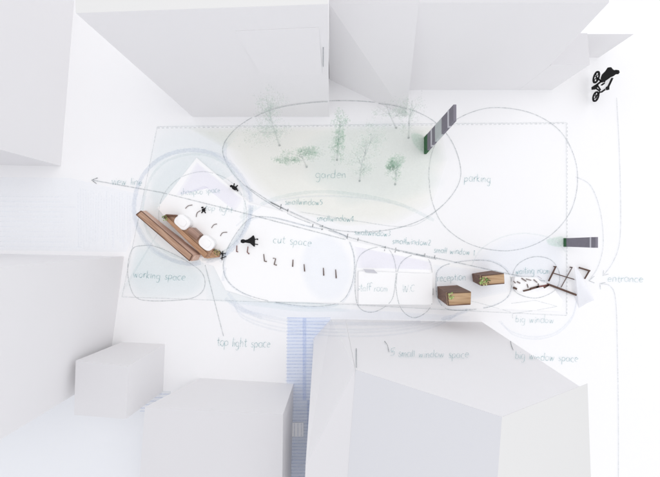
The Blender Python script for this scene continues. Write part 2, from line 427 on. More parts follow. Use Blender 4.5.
SITE = [(157.5, 127), (566, 122.5), (566, 315.5), (350, 304.5), (122.5, 297)]
# washes and painted shade, each a thin coat above the last
wash('pencil_wash', [(186, 127.5), (440, 125), (447, 160), (432, 205), (395, 224), (345, 226), (300, 214), (262, 194), (236, 164), (228, 150)], M['wash_cream'], 0.35, False)
wash('pencil_wash', [(158, 128), (237, 127.5), (228, 150), (238, 172), (200, 150), (160, 165), (138, 215), (133, 245), (125, 290), (123, 296), (206, 299), (206, 270), (160, 230), (150, 205)], M['wash_mint'], 0.45)
wash('pencil_wash', WORK, M['wash_mint'], 0.55)
wash('pencil_wash', [(206, 262), (225, 262), (236, 290), (270, 304), (350, 306), (350, 312), (300, 312), (206, 300)], M['wash_mint'], 0.35, False)
for k in range(1):
    wash('pencil_wash', ell(372-k*6, 162+k*5, 74-k*22, 46-k*13, 0.1, 20, 0.12), M['wash_mint'], 0.62+k*.06)
wash('pencil_wash', [(470, 262), (500, 238), (530, 233), (556, 238), (566, 250), (566, 300), (520, 310), (490, 306)], M['wash_blue'], 0.5)
wash('pencil_wash', [(232, 312), (286, 318), (330, 319), (470, 321), (470, 316), (352, 309), (280, 303), (228, 300)], M['wash_blue'], 0.7, False)
wash('pencil_wash', [(545, 240), (563, 236), (563, 247), (548, 245)], M['wash_green'], 0.75)
wash('pencil_wash', [(411, 133), (424, 136), (424, 154), (413, 144)], M['wash_green'], 0.75)
wash('pencil_wash', [(197, 162), (243, 199), (236, 212), (204, 186), (176, 196)], M['wash_lilac'], 1.45, False)  # shade of a tilted white sheet, painted as a lilac tint
wash('pencil_wash', ell(326, 268, 27, 36, -.15, 20), M['wash_blue'], 1.45)
wash('pencil_wash', [(354, 246), (432, 262), (432, 270), (357, 268)], M['wash_lilac'], 1.45, False)  # shade on the room box's upper wall, painted as a lilac tint
wash('pencil_wash', [(432, 264), (470, 268), (508, 275), (509, 292), (470, 300), (436, 305)], M['wash_blue'], 1.45, False)
# marker bands
def loop(pts, m, w, n=1, amp=.5, name='bubble_outline', label=None):
    for k in range(n):
        mark(name, [rough(spline([(x+random.uniform(-amp, amp)*k, y+random.uniform(-amp, amp)*k) for x, y in pts], True), amp*.6)], m, w, 0.62+.05*k, label)
def line(pts, m, w=0.7, name='pencil_line', sm=True, amp=.3, label=None, z=.75):
    mark(name, [rough(spline(pts) if sm else poly(pts), amp)], m, w, z, label)
loop(ell(192, 207, 58, 57, 0, 20, .01), M['marker'], 4.0, 2, 1.2)
loop(ell(194, 207, 52, 53, 0, 20, .02), M['marker_green'], 2.4, 1, 1.2)
loop(ell(203, 214, 44, 42, 0, 20, .01), M['pencil_soft'], 0.7)
loop(GARDEN, M['pencil'], 0.85)
line([(240, 218), (258, 206), (282, 197), (318, 192), (360, 195), (400, 204), (434, 220)], M['marker_green'], 3.2, 'marker_line')
line([(236, 226), (262, 206), (292, 198.5), (330, 196), (372, 199), (410, 208)], M['marker'], 1.6, 'marker_line')
line([(226, 142), (226, 160), (240, 183), (252, 196)], M['marker'], 3, 'marker_line')
line([(220, 262), (232, 247), (247, 225), (252, 208), (250, 196)], M['marker'], 3.6, 'marker_line')
line([(226, 268), (224, 285), (240, 306), (262, 318)], M['marker'], 3, 'marker_line')
loop(PARK, M['pencil'], 0.75)
for pts in (WORK, CUT, STAFF, TOILET, RECEP, WAITING):
    loop(pts, M['pencil'], 0.75)
loop([(x+.8, y+.9) for x, y in CUT], M['marker'], 2.2)
loop([(x+1, y-.6) for x, y in RECEP], M['marker'], 1.4)
line([(470, 268), (480, 250), (500, 238), (525, 233.5), (552, 239), (566, 252)], M['marker_green'], 1.2, 'marker_line')
for dx in (0, 2.2):
    line([(498+dx, 321), (512, 332+dx), (534, 337+dx), (556, 332+dx), (572, 316+dx), (577, 298)], M['marker'], 1.4, 'marker_line')
for k, dy in enumerate((0, 4.5, 8.5, 12)):
    line([(226+3*k, 298+dy*.4), (243, 309+dy*.7), (272, 317+dy), (310, 323+dy), (355, 325+dy), (402, 324+dy*.8), (440, 319+dy*.5), (470-4*k, 309+dy*.3)], M['marker'], 1.5 if k else 3.4, 'marker_line', amp=.6)
# site boundary
S2 = SITE+[SITE[0]]
for a, b_ in zip(S2, S2[1:]):
    line([a, b_], M['pencil_soft'], 0.6, 'boundary_line', False, .2)
a, b_ = Vector((157.5, 128.2)), Vector((566, 123.7))
mark('boundary_line', [[a.lerp(b_, t/90), a.lerp(b_, (t+.55)/90)] for t in range(90)], M['pencil'], 0.5, .8)
a, b_ = Vector((567, 123)), Vector((566.6, 316))
mark('boundary_line', [[a.lerp(b_, t/50), a.lerp(b_, (t+.5)/50)] for t in range(50)], M['pencil'], 0.5, .8)
# view line, window wall, leaders and entrance arrows
line([(92, 180), (161, 192.5), (250, 214.5), (347, 240), (436, 259)], M['pencil'], 0.95, 'view_arrow', False, .1)
line([(98, 178), (92, 180.2), (97, 183.8)], M['pencil_dark'], 0.8, 'view_arrow', False, .05)
line([(246, 186), (270, 201.5), (288, 210.5), (318, 224), (348, 237), (392, 249), (436, 258), (515, 275), (545, 281)], M['pencil'], 0.95, 'wall_line', False, .1)
line([(300, 212), (355, 221), (410, 226), (440, 208)], M['pencil_soft'], 0.6)
for a, b_ in (((270, 202), (287.5, 210.8)),):
    line([a, b_], M['pencil_dark'], 1.0, 'window_tick', False, .05)
for x, y in ((281, 206.5), (288, 211), (313, 224.5), (322.5, 227.5), (347.5, 236), (358, 240), (385, 248.3), (395.5, 250), (424.5, 255.5), (434.5, 257.5)):
    line([(x+.3, y-2.2), (x-.6, y+2.6)], M['pencil_dark'], 0.8, 'window_tick', False, .05)
line([(205, 263), (223.5, 336)], M['pencil'], 0.8, 'leader_line', False, .2)
line([(384, 342), (387, 346), (388.5, 353)], M['pencil_dark'], 0.6, 'leader_line')
line([(510.5, 340), (511.5, 346), (513.5, 351)], M['pencil_dark'], 0.7, 'leader_line')
line([(511, 303), (535, 300), (557, 306), (535, 310), (512, 313.5), (512, 318)], M['pencil_soft'], 0.6, sm=False)
line([(447, 300), (470, 301), (511, 312)], M['pencil_soft'], 0.5)
line([(616.5, 98), (619, 150), (620, 215), (618.5, 245), (612, 263), (603, 275)], M['pencil_soft'], 0.75, 'entrance_arrow')
line([(603.2, 270), (602.5, 275.5), (608, 274)], M['pencil'], 0.8, 'entrance_arrow', False, .05)
line([(575, 177), (590, 186), (600, 212), (603, 244), (598, 266), (589, 280)], M['pencil_soft'], 0.75, 'entrance_arrow')
line([(594, 276), (588.5, 280.5), (594, 283)], M['pencil'], 0.8, 'entrance_arrow', False, .05)
line([(600.5, 284), (610, 286), (615.5, 300), (617, 350), (618, 477), (618, 600)], M['pencil_soft'], 0.75, 'entrance_arrow')
line([(600, 289), (599.5, 283.5), (605, 282.5)], M['pencil'], 0.8, 'entrance_arrow', False, .05)
# ------------------------------------------------------------------ handwriting
def arc(cx, cy, rx, ry, a0, a1, n=9):
    return [(cx+rx*math.cos(math.radians(a0+(a1-a0)*i/n)), cy+ry*math.sin(math.radians(a0+(a1-a0)*i/n))) for i in range(n+1)]
o_ = arc(.38, .5, .36, .5, 60, 420)
LET = {
 'a': ([arc(.36, .5, .34, .48, 40, 320), [(.68, .95), (.68, .2), (.8, .02)]], .95),
 'b': ([[(.08, 1.8), (.08, .05)], arc(.36, .5, .32, .5, 150, -150)], .9),
 'c': ([arc(.38, .5, .36, .5, 50, 310)], .8),
 'd': ([arc(.34, .48, .32, .48, 40, 320), [(.68, 1.8), (.68, 0)]], .95),
 'e': ([[(.06, .52), (.66, .58)]+arc(.38, .5, .32, .5, 20, 320)], .85),
 'f': ([arc(.42, 1.45, .25, .35, 20, 180, 5)+[(.17, 0)], [(0, .95), (.5, .98)]], .6),
 'g': ([arc(.34, .5, .32, .46, 40, 320), [(.66, .95), (.66, -.4), (.4, -.78), (.08, -.6)]], .9),
 'h': ([[(.08, 1.75), (.08, 0)], [(.08, .6), (.3, .95), (.55, .85), (.6, 0)]], .85),
 'i': ([[(.1, .95), (.12, 0)], [(.1, 1.4), (.14, 1.5)]], .35),
 'k': ([[(.08, 1.75), (.08, 0)], [(.58, 1.0), (.1, .45), (.62, 0)]], .8),
 'l': ([[(.12, 1.75), (.1, 0)]], .35),
 'm': ([[(.06, .95), (.08, 0)], [(.08, .6), (.25, .95), (.42, .8), (.44, 0)], [(.44, .6), (.62, .95), (.8, .8), (.84, 0)]], 1.1),
 'n': ([[(.06, .95), (.08, 0)], [(.08, .6), (.32, .96), (.56, .8), (.62, 0)]], .88),
 'o': ([o_], .88),
 'p': ([[(.06, .95), (.06, -.75)], arc(.36, .5, .32, .46, 150, -150)], .9),
 'r': ([[(.06, .95), (.08, 0)], [(.08, .55), (.25, .88), (.5, .92)]], .6),
 's': ([[(.52, .85), (.3, 1.0), (.1, .8), (.25, .55), (.48, .4), (.5, .15), (.28, -.02), (.04, .12)]], .7),
 't': ([[(.25, 1.55), (.25, .2), (.4, .0), (.55, .1)], [(0, 1.0), (.55, 1.04)]], .65),
 'u': ([[(.06, .95), (.1, .2), (.3, 0), (.55, .25), (.6, .95)], [(.6, .95), (.64, 0)]], .9),
 'v': ([[(.02, .95), (.28, 0), (.56, .97)]], .72),
 'w': ([[(.02, .95), (.22, 0), (.45, .8), (.66, 0), (.9, .97)]], 1.1),
 'y': ([[(.04, .95), (.3, .15)], [(.6, .97), (.2, -.75)]], .78),
 'W': ([[(.02, 1.6), (.3, 0), (.55, 1.2), (.8, 0), (1.1, 1.6)]], 1.3),
 'C': ([arc(.5, .8, .46, .8, 50, 310)], 1.1),
 '.': ([[(.1, .0), (.16, .1)]], .3),
 ' ': ([], .75),
 '1': ([[(.1, 1.3), (.25, 1.55), (.25, 0)]], .55),
 '2': ([[(.05, 1.3), (.3, 1.58), (.55, 1.3), (.4, .7), (.05, .02), (.62, .05)]], .8),
 '3': ([[(.08, 1.45), (.4, 1.55), (.5, 1.2), (.25, .85), (.55, .55), (.4, .05), (.05, .1)]], .8),
 '4': ([[(.45, 0), (.45, 1.55), (.02, .5), (.65, .5)]], .8),
 '5': ([[(.6, 1.55), (.15, 1.5), (.12, .9), (.45, .95), (.58, .5), (.4, .05), (.05, .1)]], .8),
}
def write(txt, x0, x1, y, xh, ang=0.0, m='ink', w=0.6):
    tot = sum(LET[c][1] for c in txt); sx = (x1-x0)/tot; cur = 0; strokes = []
    ca, sa = math.cos(math.radians(ang)), math.sin(math.radians(ang))
    for c in txt:
        st, adv = LET[c]; jy = random.uniform(-.1, .1); js = random.uniform(.9, 1.1)
        for s in st:
            pts = []
            for (u, v) in s:
                X = (cur+u*js+.06*v+random.uniform(-.03, .03))*sx; Y = -(v*js+jy+random.uniform(-.04, .04))*xh
                pts.append((x0+X*ca-Y*sa, y+X*sa+Y*ca))
            strokes.append(spline(pts, step=.6))
        cur += adv
    mark('handwriting', strokes, M[m], w, 0.95, 'handwritten words '+txt, True)
write('view line', 112, 143, 184.5, 4.4, 2)
write('shampoo space', 181, 221, 195.5, 3.6, -4, 'ink_faint')
write('top light', 205, 233, 210, 3.6, 6, 'ink_faint')
write('garden', 315.5, 347, 178.5, 4.6, -1)
write('parking', 464, 491, 182, 4.8, 0)
write('working space', 133.5, 186, 277, 4.4, 4)
write('cut space', 273, 312, 243, 4.6, 5)
write('smallwindow5', 285, 323, 204.5, 3.5, 1, 'ink', .65)
write('smallwindow4', 316.5, 354, 221, 3.5, 1, 'ink', .65)
write('smallwindow3', 354, 391, 235, 3.4, 2, 'ink', .65)
write('smallwindow2', 392, 431, 243.5, 3.6, 3, 'ink', .65)
write('small window 1', 433.5, 475, 252.5, 3.6, 4, 'ink', .65)
write('staff room', 357, 388, 290.5, 4.4, 2, 'ink_faint')
write('W.C', 402, 416, 291.5, 4.6, 0, 'ink_faint')
write('reception', 437, 466, 281.5, 4.4, -3, 'ink')
write('waiting room', 515, 550, 274, 4.0, -1, 'ink')
write('big window', 515, 554, 322, 4.2, 2, 'ink_faint')
write('big window space', 515, 578, 359.5, 4.4, 2, 'ink')
write('small window space', 398, 469, 358, 4.4, 1, 'ink')
write('5', 390, 396, 356.5, 4.8, 0, 'ink')
write('top light space', 217, 271, 345.5, 5.0, 2, 'ink')
write('entrance', 607, 643, 282, 4.4, 0, 'ink')

# ------------------------------------------------------------------ small models
def blade(pts, thick, m, name, parent, axis):
    """flat cut-out of given world outline, given thickness"""
    d = axis*(thick*K/2)
    return meshobj(name, [p-d for p in pts]+[p+d for p in pts], prism_faces(len(pts)), m, parent)
# cyclist cut-out, standing on edge
XG = 590.0
def stand(px, py, xg=XG, lean=0.0):
    """picture point on a card standing on the line x = xg (leaning outward by 'lean')"""
    # (px-CX)*(H-z)/H = (xg-CX) + sgn*lean*z
    sg = 1 if xg > CX else -1
    z = ((px-CX)-(xg-CX))/((px-CX)/H+sg*lean)
    return Vector(((px-CX)*(H-z)/H*K, -(py-CY)*(H-z)/H*K, z*K))
cy = empty('cyclist_cutout', G(590, 88), 'small black and white cut-out of a cyclist standing at the upper right', 'cyclist cut-out')
ax = Vector((1, 0, 0))
def ringcard(name, cx, cyy, a, b_, w, rot, parent, m):
    n = 22; vs = []; fs = []
    for i in range(n):
        t = 2*math.pi*i/n
        for rr in (1, 1-w):
            for dx in (-.5, .5):
                x, y = a*rr*math.cos(t), b_*rr*math.sin(t)
                p = stand(cx+x*math.cos(rot)-y*math.sin(rot), cyy+x*math.sin(rot)+y*math.cos(rot))
                vs.append(p+ax*(dx*K))
    for i in range(n):
        j = (i+1) % n
        for q in ((0, 1), (1, 3), (3, 2), (2, 0)):
            fs.append((4*i+q[0], 4*i+q[1], 4*j+q[1], 4*j+q[0]))
    return meshobj(name, vs, fs, m, parent)
for wx, wy, a, b_ in ((596.3, 77.2, 2.9, 6.6), (595.8, 96.6, 2.9, 5.6)):
    wr = ringcard('wheel', wx, wy, a, b_, .32, .32, cy, M['black'])
    sp = []
    for k in range(3):
        t = k*math.pi/3+.4
        p, q_ = [stand(wx+sg*a*.8*math.cos(t), wy+sg*b_*.8*math.sin(t)) for sg in (-1, 1)]
        sp.append((p, q_, ax, .45, .6))
    bars('spoke', sp, M['black'], wr)
def P(*pts): return [stand(x, y) for x, y in pts]
bars('frame', [(stand(*a), stand(*b_), ax, w, 1) for a, b_, w in (((596.3, 77.5), (602.5, 82), 1.3), ((594, 87), (603, 80), 1.6), ((594, 87), (600.5, 91.5), 1.1), ((600.5, 91.5), (596, 96.5), 1.3), ((597, 84.5), (601, 91), .9))], M['black'], cy)
blade(P((592, 87.2), (595.6, 84.8), (597.4, 87), (594.6, 89.6), (592, 89.8)), 1.2, M['black'], 'saddle', cy, ax)
rider = blade(P((601.3, 78.2), (602.6, 74.6), (606, 71.2), (608.4, 67.6), (610.4, 67.2), (612.2, 69.4), (614.6, 70.6), (616, 69.8), (618.2, 70.2), (618.9, 72.4), (617.6, 74.2), (615, 74.4), (612.6, 76.2), (609.6, 77.4), (606.6, 80.6), (604.6, 82.4), (602.4, 81.6)), 1.6, M['black'], 'rider', cy, ax)
blade(P((606.2, 81), (612, 77), (612.4, 78.6), (609.2, 84.6), (607.4, 88.4), (602, 91.8), (600.6, 91), (605, 86.2)), 1.3, M['white_card'], 'leg', cy, ax)
bars('trouser_outline', [(stand(*a), stand(*b_), ax, .75, 1.7) for a, b_ in (((612.4, 78), (609.4, 84.4)), ((609.4, 84.4), (607.6, 88)), ((607.2, 88), (601, 92.4)), ((604.5, 83), (601.5, 85.2)))], M['black'], rider)
blade(P((606.4, 87.2), (608.8, 85.8), (608.6, 89.6), (606.8, 90.2)), 1.5, M['black'], 'shoe', cy, ax)
# black standing figure beside the cut space
def figure(xg, lean, label, polys, legs, name='standing_figure'):
    f = empty(name, G(xg, polys[0][0][1]), label, 'scale figure')
    for nm, pl in zip(('body', 'head'), polys):
        blade([stand(x, y, xg, lean) for x, y in pl], 1.1, M['black'], nm, f, ax)
    for a, b_ in legs:
        bars('leg', [(stand(*a, xg, lean), stand(*b_, xg, lean), ax, .8, .9)], M['black'], f)
    return f
figure(258.6, 0.55, 'black cut-out figure in a flared coat at the left of the words cut space',
       [[(244.6, 240.2), (248, 239.4), (251.6, 237.2), (253.4, 235.4), (254.6, 239), (254.4, 246.6), (250.6, 243.4), (247, 242.8), (244.6, 242.4)],
        [(241.2, 240), (243, 239.2), (245, 240), (245.2, 242.4), (243, 243.2), (241.2, 242.4)]],
       [((253.8, 239.6), (258.4, 238.8)), ((254, 244), (258.2, 244.6)), ((257.2, 239), (258.4, 240.4))])
figure(238.2, 0.5, 'tiny black figure standing at the upper right of the shampoo space',
       [[(231.6, 186.6), (233.4, 185.6), (236, 187), (237.2, 189.8), (234.8, 190.2), (232.8, 188.8)],
        [(230.2, 186), (231.2, 184.9), (232.4, 185.4), (232.2, 186.9), (230.8, 187.3)]],
       [((233.6, 186.2), (234.4, 183.4)), ((236.6, 189.2), (238, 191)), ((235.6, 187.2), (237.6, 185.4))], 'tiny_figure')
figure(206.4, 0.5, 'tiny dark figure with outspread limbs beside the words top light',
       [[(202.4, 209), (204.4, 208.2), (205, 210.6), (203.4, 211.8), (202.2, 210.8)], [(201.6, 207), (202.8, 206.6), (203.2, 208), (202, 208.4)]],
       [((204.2, 211), (205.8, 213.4)), ((204.4, 209), (206.2, 207)), ((203, 211), (201.6, 213))], 'tiny_figure')
# bent wires of the shampoo space
WIRES = [([(186.1, 208.6), (188.8, 206), (193, 205.1)], 'thin grey bent wire above the left white basin, under the words shampoo space'),
         ([(196.7, 217), (197.8, 212.9), (201, 210.8)], 'thin bent wire just left of the tiny figure with outspread limbs'),
         ([(212, 228), (214.2, 225), (217.4, 224)], 'thin bent wire above the right white basin'),
         ([(220.8, 236), (223, 232.8), (227.6, 232.2)], 'thin bent wire at the right edge of the shampoo space, nearest the flared figure')]
for pts, lb in WIRES:
    e = tube('bent_wire', [G(p.x, p.y, 1.9) for p in spline(pts, step=.8)], .36, M['grey_rod'])
    setp(e, lb, 'wire', 'bent wires in the shampoo space')
# pegs of the cut space, lying on the floor card
PEGS = [([(237.3, 245.5), (237, 251.5), (238.4, 251.8)], 'red_brown', 'short red-brown peg right of the black twigs, first in the row of pegs'),
        ([(248.4, 246.5), (247.6, 252), (249.6, 254)], 'red_brown', 'red-brown peg with a bent foot, right under the flared black figure'),
        ([(264, 254), (264.8, 261), (267, 261.4)], 'brown_dark', 'dark peg with a small foot, third in the row below the words cut space'),
        ([(273.2, 258), (276, 258.6), (274.4, 264.4), (277, 265)], 'brown_dark', 'zigzag dark peg, fourth in the row below the words cut space'),
        ([(293.2, 259.5), (292.8, 266.6)], 'brown_dark', 'straight dark peg, fifth in the row and left of the middle gap'),
        ([(304.2, 264), (304.8, 271.3)], 'brown_dark', 'straight dark peg, sixth in the row'),
        ([(323.4, 267.7), (323.8, 275.4)], 'brown_dark', 'long dark peg, second from the right end of the row'),
        ([(335.6, 269.4), (336.2, 278)], 'brown_dark', 'longest dark peg, at the right end of the row')]
for pts, mm, lb in PEGS:
    e = tube('peg', [G(x, y, 2.1) for x, y in pts], .38, M[mm], r2=.58); setp(e, lb, 'peg', 'row of pegs in the cut space')
# standing grey slabs with green feet
def slab(label, xg, y0, y1, xt, yt0, yt1, bands):
    e = empty('standing_slab', G(xg, (y0+y1)/2), label, 'slab', 'grey standing slabs at the parking area')
    q = [Vector((xg, y0)), Vector((xg, y1))]; s = (xt-CX)/(xg-CX)
    top = H*(1-1/s)
    u = [Vector((CX+(xt-CX)/s, CY+(yt0-CY)/s)), Vector((CX+(xt-CX)/s, CY+(yt1-CY)/s))]
    for nm, f0, f1, m, pr in bands:
        vs = []
        for off in (-.0-pr, 2.2+pr):
            for f, side in ((f0, 0), (f0, 1), (f1, 1), (f1, 0)):
                z = f*top; p = q[side].lerp(u[side], f)
                vs.append(G(p.x+off, p.y+(pr if side else -pr), z))
        meshobj(nm, vs, prism_faces(4), M[m], e)
slab('grey slab with a pale middle band leaning over the garden edge, left of the parking circle', 424, 137.5, 154, 453.5, 104.5, 121,
     [('green_foot', 0.0, .14, 'slab_green', .12), ('panel', 0.1, .30, 'slab', 0), ('stripe', .28, .33, 'slab_line', .15), ('panel', .33, .44, 'slab', 0), ('pale_band', .44, .66, 'slab_pale', .05), ('panel', .66, 1, 'slab', 0), ('stripe', .84, .88, 'slab_line', .15)])
slab('plain grey slab with one pale stripe, right of the site boundary above the entrance', 563.5, 238.3, 246.6, 595.5, 237, 247.8,
     [('green_foot', 0.0, .10, 'slab_green', .12), ('panel', 0.08, .84, 'slab', 0), ('stripe', .84, .88, 'slab_line', .12), ('panel', .88, 1, 'slab', 0)])
# wooden boxes of the reception
def wbox(label, b0, t0, s):
    """b0: base outline in plan; t0: top outline in the picture at scale s"""
    e = empty('wooden_box', G(sum(p[0] for p in b0)/4, sum(p[1] for p in b0)/4, 1.3), label, 'wooden box', 'wooden boxes in the reception')
    b = [G(x, y, 1.3) for x, y in b0]; t = [V(x, y, s) for x, y in t0]
    c = sum(t, Vector())/4
    dz = Vector((0, 0, 1.0*K))
    t2 = [p-dz for p in t]
    meshobj('side', b+t2, [(0, 1, 5, 4), (1, 2, 6, 5), (2, 3, 7, 6), (3, 0, 4, 7), (0, 1, 2, 3)], M['walnut'], e)
    meshobj('lid', t2+[p+dz*.6 for p in t], prism_faces(4), M['oak'], e, .2)
    # rim of the lid: three raised battens
    segs = []
    for i in (0, 3, 2):
        j = (i+1) % 4
        segs.append((t[i].lerp(c, .05)+dz*1.0, t[j].lerp(c, .05)+dz*1.0, Vector((0, 0, 1)), .8, .8))
    for i in range(3): bars('batten', [segs[i]], M['brown_dark'] if i != 2 else M['walnut'], e)
    # plank seam and back edge
    return e
BX1 = wbox('wooden box with a dark left side under the word reception', [(437, 286.2), (457, 285), (457.5, 296), (437.5, 298)], [(446, 292.6), (471, 291.6), (470.5, 304.4), (447.7, 305.6)], 1.11)
BX2 = wbox('wooden box with a row of green leaves, standing upper right of the other box', [(471.5, 273.4), (491, 270.4), (491, 279), (472.5, 281.5)], [(480.4, 275.4), (503.8, 273.2), (504.4, 283.4), (480.4, 285.6)], 1.085)
def plant(label, c, r, n, mats=('leaf', 'leaf_dark'), name='small_plant', spread=1.0, size=1.0, white=False):
    e = empty(name, c, label, 'plant')
    for k, mm in enumerate(mats):
        vs, fs = [], []
        for i in range(n if k == 0 else n//2):
            a = random.uniform(0, 6.28); rr = r*math.sqrt(random.random())*K
            p = c+Vector((math.cos(a)*rr*spread, math.sin(a)*rr, random.uniform(.2, 1.0)*r*.8*K))
            d = Vector((math.cos(a+random.uniform(-.8, .8)), math.sin(a+random.uniform(-.8, .8)), random.uniform(.1, .8))).normalized()*(size*random.uniform(.7, 1.4)*K)
            s = d.cross(Vector((0, 0, 1))).normalized()*(d.length*.4)
            i0 = len(vs); vs += [p, p+d*.5+s, p+d, p+d*.5-s]; fs.append((i0, i0+1, i0+2, i0+3))
        meshobj('foliage', vs, fs, M[mm], e, normals=False)
    tube('stem', [c-Vector((0, 0, .3*K)), c+Vector((0, 0, r*.5*K))], .4, M['leaf_dark'], e)
    return e
zt = lambda x, y, s, dz=.4: V(x, y, s)+Vector((0, 0, dz*K))
plant('small pale green plant on the left wooden box', zt(450.5, 295.6, 1.11), 2.5, 26, ('leaf_lime', 'leaf'), size=1.3)
plant('bright green plant on the front edge of the right wooden box', zt(482.6, 280.8, 1.085), 3.2, 34, ('leaf', 'leaf_lime'), size=1.35)
plant('dark green plant beside the bright one on the right wooden box', zt(487, 280.8, 1.085), 1.8, 16, ('leaf_dark', 'leaf'), size=1.2)
# long cabinet and counter in the shampoo space
cab = empty('long_cabinet', G(172, 236, .6), 'long pinkish wooden cabinet running diagonally at the left of the shampoo space', 'cabinet')
cb = [(145.5, 211), (202, 253.6), (202.6, 258), (194, 262), (140, 214.5)]
ct = [(137, 214.6), (139, 211.2), (142.4, 211), (194.2, 254.2), (190.4, 260.6)]
bb = [G(146, 210.6, .4), G(201.3, 253.8, .4), G(198.5, 259.2, .4), G(143, 216, .4)]
tt = [V(141.6, 211, 1.055), V(192.6, 255, 1.055), V(189.8, 260.8, 1.055), V(136.6, 214.8, 1.055)]
meshobj('side', bb+tt, [(0, 1, 5, 4), (1, 2, 6, 5), (2, 3, 7, 6), (3, 0, 4, 7)], M['rose_wood'], cab)
dz = Vector((0, 0, .7*K))
meshobj('top', [p for p in tt]+[p+dz for p in tt], prism_faces(4), M['brown_wood'], cab, .25)
bars('edge_strip', [(tt[0]+dz, tt[1]+dz, Vector((0, 0, 1)), .7, .7)], M['edge_wood'], cab)
bars('edge_strip', [(tt[1]+dz, tt[2]+dz, Vector((0, 0, 1)), .9, .9)], M['edge_wood'], cab)
bars('edge_strip', [(tt[3]+dz, tt[2]+dz, Vector((0, 0, 1)), .7, .7)], M['edge_wood'], cab)
bars('edge_strip', [(tt[3]+dz, tt[0]+dz, Vector((0, 0, 1)), .9, .9)], M['edge_wood'], cab)
meshobj('end_panel', [bb[1].lerp(tt[1], f)+Vector((0.3*K, -.2*K, 0)) for f in (.12, .9)]+[bb[2].lerp(tt[2], f)+Vector((0.3*K, -.2*K, 0)) for f in (.9, .12)]
        + [bb[1].lerp(tt[1], f)+Vector((0.8*K, -.5*K, 0)) for f in (.12, .9)]+[bb[2].lerp(tt[2], f)+Vector((0.8*K, -.5*K, 0)) for f in (.9, .12)], prism_faces(4), M['rose_wood'], cab)
def px_prism(name, pts, s, z0, m, parent, bevel=.2):
    t = [V(x, y, s) for x, y in pts]
    lo = [Vector((p.x, p.y, z0*K)) for p in t]
    return meshobj(name, lo+t, prism_faces(len(t)), m, parent, bevel)
ctr = empty('wash_counter', G(192, 240, 1.3), 'low brown wooden counter behind the long cabinet, carrying two white basins', 'counter')
px_prism('counter_top', [(163.5, 217.5), (168, 214.8), (176, 215.6), (179, 219), (213, 249), (209.5, 256.8), (204.5, 258.2)], 1.02, 1.3, M['brown_wood'], ctr)
px_prism('counter_lip', [(163.6, 217.8), (166.8, 216.6), (207.4, 253.6), (204.6, 258)], 1.027, 1.3, M['tan_wood'], ctr)
px_prism('end_block', [(204.8, 255.4), (215, 250), (219.2, 252), (218.4, 257.2), (206.6, 258.6)], 1.018, 1.3, M['tan_wood'], ctr)
px_prism('seat_pad', [(188.5, 228.5), (192.2, 227.4), (200.2, 234.6), (196.6, 240), (187.6, 232.2)], 1.03, 1.3, M['walnut_light'], ctr)
px_prism('back_edge', [(162.5, 216.6), (166, 214.2), (177, 214.8), (176.6, 216.4), (167, 216.4)], 1.03, 1.3, M['edge_wood'], ctr)
for cx_, cy_, lb in ((182, 222.2, 'left of the two round white basins on the wooden counter'), (206.4, 243, 'right of the two round white basins on the wooden counter')):
    bsn = empty('white_basin', V(cx_, cy_, 1.03), lb, 'basin', 'white basins on the counter')
    rot = math.atan2(44, 53)
    out = []
    for i in range(28):
        t = 2*math.pi*i/28; c_, s_ = math.cos(t), math.sin(t)
        x = 8.0*math.copysign(abs(c_)**.62, c_); y = 6.4*math.copysign(abs(s_)**.75, s_)
        out.append((cx_+x*math.cos(rot)-y*math.sin(rot), cy_+x*math.sin(rot)+y*math.cos(rot)))
    px_prism('shell', out, 1.026, 1.3, M['white_card'], bsn, .8)
    inn = [(cx_+(x-cx_)*.55, cy_+(y-cy_)*.55) for x, y in out]
    px_prism('bowl', inn, 1.0285, H*(1-1/1.026), M['white_card'], bsn, .2)
plant('small olive plant at the upper end of the wash counter', zt(165.5, 218.3, 1.03), 2.2, 18)
plant('grey-green plant at the lower end of the wash counter', zt(217.5, 252, 1.02), 3.0, 30, ('leaf_dark', 'leaf'), size=.9)
tw = empty('black_twig', G(222, 255, 1.4), 'spiky black twigs beside the grey-green plant', 'twig')
bars('branch', [(G(a, b_, 2.2), G(c_, d_, 2.6), Vector((0, 0, 1)), .75, .75) for a, b_, c_, d_ in ((219, 254.4, 226.5, 253.2), (223.4, 251, 222.6, 260), (221, 258.4, 226.8, 256.4), (220, 250.6, 224, 255.4))], M['black'], tw)
# waiting room: white low benches with dark cushions
bench = empty('white_bench', G(528, 286, 1.3), 'small white bench with scattered dark slats, in the waiting room circle', 'bench')
px_prism('seat', [(515, 277), (537, 277.5), (543, 284), (536, 290), (518, 291.5), (513.5, 285)], 1.02, 1.3, M['white_card'], bench, .4)
SL = [((513, 287.4), (516.6, 289), 1.9, 'brown_dark'), ((523, 291), (530.5, 289.2), 1.5, 'brown_dark'), ((530, 288.8), (538.5, 286.4), 1.9, 'brown_dark'), ((536, 287.2), (549, 284.6), 1.5, 'red_brown'), ((543.6, 287.6), (548.6, 284.8), 1.7, 'brown_dark'),
      ((521.5, 278.2), (526, 281.2), 1, 'grey_rod'), ((526, 279), (531, 280.2), .8, 'grey_rod'), ((533.5, 279.6), (537, 282.4), .8, 'grey_rod'), ((517, 281.6), (520, 283.2), 1, 'grey_rod'), ((537.5, 276), (541.5, 278.6), .7, 'slab_line'), ((527, 284), (528, 287.6), .7, 'grey_rod'), ((538, 283.4), (538.6, 286), .7, 'grey_rod'), ((513.2, 281), (515.4, 283), .8, 'grey_rod')]
zz = Vector((0, 0, .45*K))
for a, b_, w, mm in SL:
    bars('slat', [(V(*a, 1.021)+zz, V(*b_, 1.021)+zz, Vector((0, 0, 1)), w, .8)], M[mm], bench)
